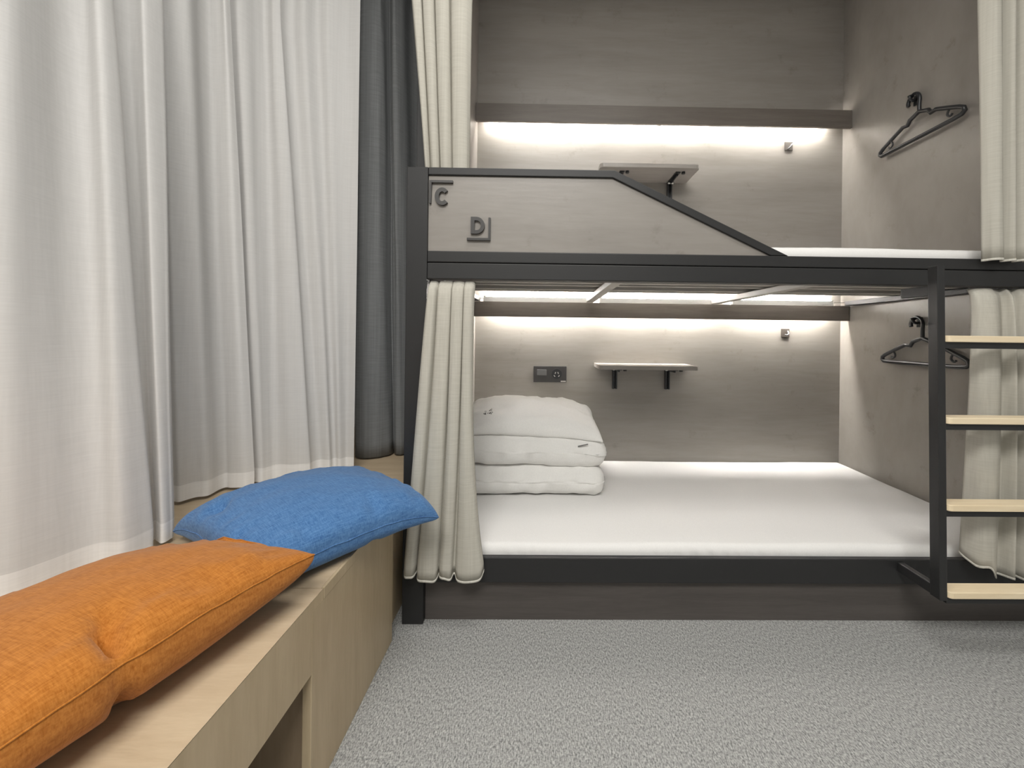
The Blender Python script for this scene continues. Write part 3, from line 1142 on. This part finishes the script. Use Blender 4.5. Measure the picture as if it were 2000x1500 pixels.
ZS = HB + .012
for nm, ctrl, lab in (('sheer_curtain', SHEER_A, 'white sheer curtain panel in wide folds along the bench front'),
                      ('sheer_curtain', SHEER_B, 'white sheer curtain panel in narrow folds next to the charcoal drape')):
    t = thing(nm, lab, 'curtain', (ctrl[-1][1][0], ctrl[-1][1][1], ZS), 'white sheer curtains')
    zt = 2.0
    kw = dict(sub=6, amp=.004, seed=2 if ctrl is SHEER_A else 9)
    obj('sheer_panel', curtain_bm(ctrl, zt, .52, 3.03, ZS + .050, 34, **kw), M_sheer, t, smooth=True)
    obj('hem', curtain_bm(ctrl, zt, .52, 3.03, ZS, 3, zrange=(0, .0515), **kw), M_hem, t, smooth=True)

# charcoal drape in the corner between window and bunk
DT = [(-.850, 1.775), (-.838, 1.745), (-.800, 1.735), (-.755, 1.740), (-.737, 1.765), (-.728, 1.815), (-.712, 1.800), (-.690, 1.770), (-.662, 1.800), (-.640, 1.87), (-.60, 1.90), (-.55, 1.93)]
DB = [(-.842, 1.790), (-.833, 1.755), (-.790, 1.735), (-.735, 1.748), (-.700, 1.785), (-.690, 1.825), (-.672, 1.800), (-.648, 1.790), (-.618, 1.82), (-.595, 1.87), (-.55, 1.91), (-.51, 1.94)]
dr = obj('blackout_drape', curtain_bm(list(zip(DT, DB)), 2.3, .5, 3.03, HB + .008, 40, sub=6, amp=.006, seed=4), M_drape,
         loc=(-.72, 1.8, HB), smooth=True)
solid(dr, .002)
tag(dr, 'charcoal grey blackout drape hanging in the corner beside the bunk post', 'curtain')

# beige berth curtains
def beige(name, xt, xb, pat, yt, yb, dt, db, zt, zb, ztop, zbots, label, warp=None, seed=0.0, ease=1.0, amp=.003, spread=0.0):
    ctrl = []
    for i, p in enumerate(pat):
        oy_t = dt if p == 'b' else 0.0
        oy_b = db if p == 'b' else 0.0
        ctrl.append(((xt[i], yt + oy_t), (xb[i], yb + oy_b)))
    # give each fold a rounded face
    cc, zz = [], []
    for i, c_ in enumerate(ctrl):
        cc.append(c_)
        zz.append(zbots[i] if isinstance(zbots, list) else zbots)
        if i < len(ctrl) - 1 and pat[i] == 'f' and pat[i + 1] == 'f':
            a, b_ = ctrl[i], ctrl[i + 1]
            cc.append((((a[0][0] + b_[0][0]) / 2, yt - dt * .3), ((a[1][0] + b_[1][0]) / 2, yb - db * .35)))
            zz.append(zz[-1])
    x_, y_ = cc[0][1]
    t = thing(name, label, 'curtain', (x_, y_, min(zz)), 'beige berth curtains')
    kw = dict(sub=5, amp=amp, seed=seed, warp=warp, ease=ease, spread=spread)
    o = obj('curtain_panel', curtain_bm(cc, zt, zb, ztop, [z + .007 for z in zz], 36, **kw), M_beige, t, smooth=True)
    solid(o, .0016)
    o = obj('hem', curtain_bm(cc, zt, zb, ztop, zz, 2, zrange=(0, .0075), **kw), M_beige_hem, t, smooth=True)
    solid(o, .0026)
    return t


P13 = 'bffbffbffbffb'
beige('berth_curtain',
      [-.392, -.389, -.365, -.36, -.355, -.316, -.312, -.307, -.277, -.272, -.268, -.243, -.236],
      [-.453, -.444, -.414, -.407, -.400, -.346, -.336, -.329, -.295, -.285, -.271, -.203, -.191],
      P13, 1.348, 1.286, .012, .019, 1.172, .24, 1.174,
      [.196, .190, .190, .20, .178, .174, .19, .186, .180, .19, .176, .178, .20],
      'beige curtain gathered at the lower bunk opening beside the folded duvet', seed=3.0, ease=.28, spread=2.2)


beige('berth_curtain',
      [-0.483, -0.476, -0.45, -0.444, -0.439, -0.407, -0.4, -0.395, -0.352, -0.345, -0.337, -0.286, -0.269],
      [-0.429, -0.425, -0.412, -0.409, -0.403, -0.378, -0.374, -0.369, -0.338, -0.332, -0.327, -0.28, -0.272],
      P13, 1.388, 1.388, .022, .020, 2.16, 1.58, 3.0, 1.535,
      'beige curtain gathered beside the upper bunk above the letter C guard', seed=7.0)

P9 = 'bffbfbffb'
beige('berth_curtain',
      [1.490, 1.503, 1.539, 1.566, 1.588, 1.611, 1.624, 1.638, 1.665],
      [1.500, 1.510, 1.545, 1.566, 1.588, 1.608, 1.622, 1.632, 1.645],
      P9, 1.296, 1.290, .03, .026, 2.15, 1.29, 3.0, 1.262,
      'beige curtain hanging at the ladder end of the upper bunk', seed=13.0)
beige('berth_curtain',
      [1.500, 1.510, 1.572, 1.612, 1.626, 1.654, 1.666, 1.699, 1.717],
      [1.438, 1.448, 1.519, 1.568, 1.582, 1.610, 1.624, 1.660, 1.686],
      P9, 1.346, 1.276, .016, .042, 1.172, .24, 1.174,
      [.262, .240, .200, .19, .195, .19, .19, .19, .2],
      'beige curtain at the lower bunk behind the ladder treads', seed=17.0, ease=.35)
